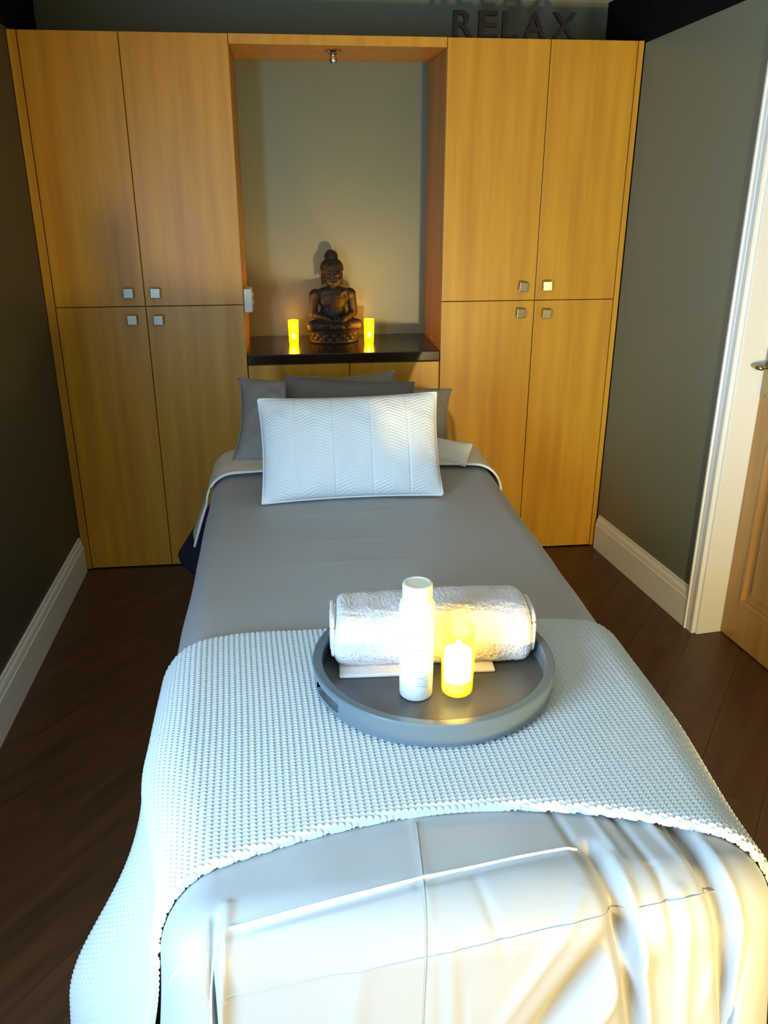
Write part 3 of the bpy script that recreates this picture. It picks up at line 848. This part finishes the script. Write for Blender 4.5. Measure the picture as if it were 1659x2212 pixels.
lathe('tray_floor', M['trayfloor'], [(0, 0.001), (ri+0.0005, 0.001), (ri+0.0005, 0.009), (0, 0.009)], tr, 96, smooth=False)
FZ = TZ+0.0092

# bottle
bt = thing('lotion_bottle', 'tall white plastic bottle with cream cap standing on the tray, left of the candle', 'bottle', (-0.024, -2.258, FZ))
lathe('bottle_body', M['plastic'], [(0, 0), (0.029, 0), (0.0320, 0.003), (0.0325, 0.008), (0.0335, 0.10), (0.0340, 0.196), (0.0330, 0.203), (0.0295, 0.209), (0.0285, 0.212), (0, 0.212)], bt, 64)
lathe('cap', M['cap'], [(0, 0.2125), (0.0278, 0.2125), (0.0285, 0.215), (0.0285, 0.240), (0.0270, 0.2435), (0.0225, 0.2440), (0.0215, 0.2425), (0, 0.2425)], bt, 64)
# printed marks, too small to read in the photograph: rows of tiny dashes curved round the bottle
def mark(z, a0, a1, hgt, rad=0.03405, gap=None):
    bm = bmesh.new(); a_ = a0
    r2 = random.Random(int(z*1e5))
    while a_ < a1:
        w_ = r2.uniform(0.010, 0.040); b_ = min(a_+w_, a1)
        pts = []
        n_ = 3
        top_ = hgt*r2.uniform(0.6, 1.0)
        ring = []
        for k_ in range(n_+1):
            an = a_+(b_-a_)*k_/n_
            ring.append((bm.verts.new((rad*math.cos(an), rad*math.sin(an), z)), bm.verts.new((rad*math.cos(an), rad*math.sin(an), z+top_))))
        for k_ in range(n_): bm.faces.new((ring[k_][0], ring[k_+1][0], ring[k_+1][1], ring[k_][1]))
        a_ = b_+r2.uniform(0.010, 0.030)
    o = from_bm('printed_line', bm, M['ink'], bt)
cam_a = math.atan2(CY+2.245, CX+0.024)
for z_, a0, a1, hg in ((0.146, -0.25, 0.72, 0.0022), (0.116, -0.25, 0.76, 0.0022), (0.058, 0.45, 0.74, 0.0014), (0.053, 0.12, 0.74, 0.0014), (0.047, 0.25, 0.74, 0.0016), (0.042, 0.10, 0.74, 0.0016), (0.0365, 0.05, 0.74, 0.0016), (0.0325, 0.38, 0.74, 0.0014)):
    mark(z_, cam_a+a0, cam_a+a1, hg)

# near candle in its glass
cd = thing('glass_candle', 'glowing yellow candle in a clear glass holder on the tray, before the towel', 'candle', (0.0585, -2.258, FZ))
lathe('glass_holder', M['near_shell'], [(0, 0), (0.0270, 0), (0.0300, 0.003), (0.0310, 0.010), (0.0335, 0.140), (0.0323, 0.1405), (0.0305, 0.13), (0.0288, 0.012), (0.0270, 0.006), (0, 0.006)], cd, 56)
lathe('wax', M['near_wax'], [(0, 0.030), (0.024, 0.030), (0.0268, 0.036), (0.0272, 0.085), (0.0262, 0.092), (0.020, 0.095), (0, 0.094)], cd, 40)
lathe('candle_foot', M['wax'], [(0, 0.0065), (0.0262, 0.0065), (0.0280, 0.012), (0.0282, 0.029), (0, 0.029)], cd, 40)
bm = bmesh.new(); ellipsoid(bm, (0, 0, 0.104), (0.006, 0.006, 0.011))
from_bm('flame', bm, M['flame'], cd, True)
l = bpy.data.lights.new('candle_light', 'POINT'); l.energy = 1.6; l.color = (1.0, 0.70, 0.04); l.shadow_soft_size = 0.02
lo = bpy.data.objects.new('candle_light', l); COL.objects.link(lo); lo.parent = cd; lo.location = (0, 0, 0.118)

# towel: folded and rolled, lying behind the bottle
tw = thing('rolled_towel', 'pinkish white terry towel rolled up on the back of the tray', 'towel', (0.030, -2.105, FZ), math.radians(-3))
nl, nc = 330, 260
LT = 0.425
s_ = np.linspace(-1, 1, nl); c_ = np.linspace(0, 2*math.pi, nc)
S, C = np.meshgrid(s_, c_, indexing='ij')
pw_ = 2/3.4
cy_ = np.sign(np.cos(C))*np.abs(np.cos(C))**pw_; cz_ = np.sign(np.sin(C))*np.abs(np.sin(C))**pw_
endr = (np.maximum(1-np.abs(S)**26, 0))**0.5
rad = endr
half_d = 0.080; half_h = 0.066
Yt = cy_*half_d*rad*(1-0.10*np.maximum(cz_, 0))
Zt = half_h+cz_*half_h*rad
Xt = S*LT/2-0.006*np.maximum(cz_, 0)*S**5
Zt = Zt+0.004*np.sin(S*2.2+0.5)*np.maximum(cz_, 0)-0.004*np.abs(np.sin(S*1.4))*np.maximum(cz_, 0)
jit = rng.randn(*S.shape)*0.00055+0.0012*vnoise(S*5, C*1.1, 31, 3)
jit[:, 0] = jit[:, -1]
jit = jit*np.minimum(rad*3, 1)
Yt = Yt+cy_*jit; Zt = Zt+cz_*jit
Yt[:, -1] = Yt[:, 0]; Zt[:, -1] = Zt[:, 0]; Xt[:, -1] = Xt[:, 0]
grid_mesh('towel_roll', M['towel'], Xt, Yt, Zt+0.0005, tw)
# rolled edge spirals on both ends
for sgn in (-1, 1):
    pts = []
    for k_ in range(150):
        a_ = k_/150*2*math.pi*2.6; rr = 0.20+0.62*k_/150
        yy = math.copysign(abs(math.cos(a_))**pw_, math.cos(a_)); zz = math.copysign(abs(math.sin(a_))**pw_, math.sin(a_))
        pts.append((sgn*(LT/2-0.003-0.009*rr**6), yy*half_d*rr*0.94, half_h+zz*half_h*rr*0.94))
    tube('end_spiral', M['towel'], pts, 0.0048, tw, 8)
# the under-layer that shows at the lower front
bm = bmesh.new(); bm_box(bm, -0.196, -0.02, -0.097, 0.02, 0.0, 0.0085, 0.0035, 3)
from_bm('under_layer', bm, M['towel'], tw, True)
bm = bmesh.new(); bm_box(bm, 0.06, 0.125, -0.092, 0.0, 0.0, 0.0075, 0.003, 3)
from_bm('under_layer', bm, M['towel'], tw, True)
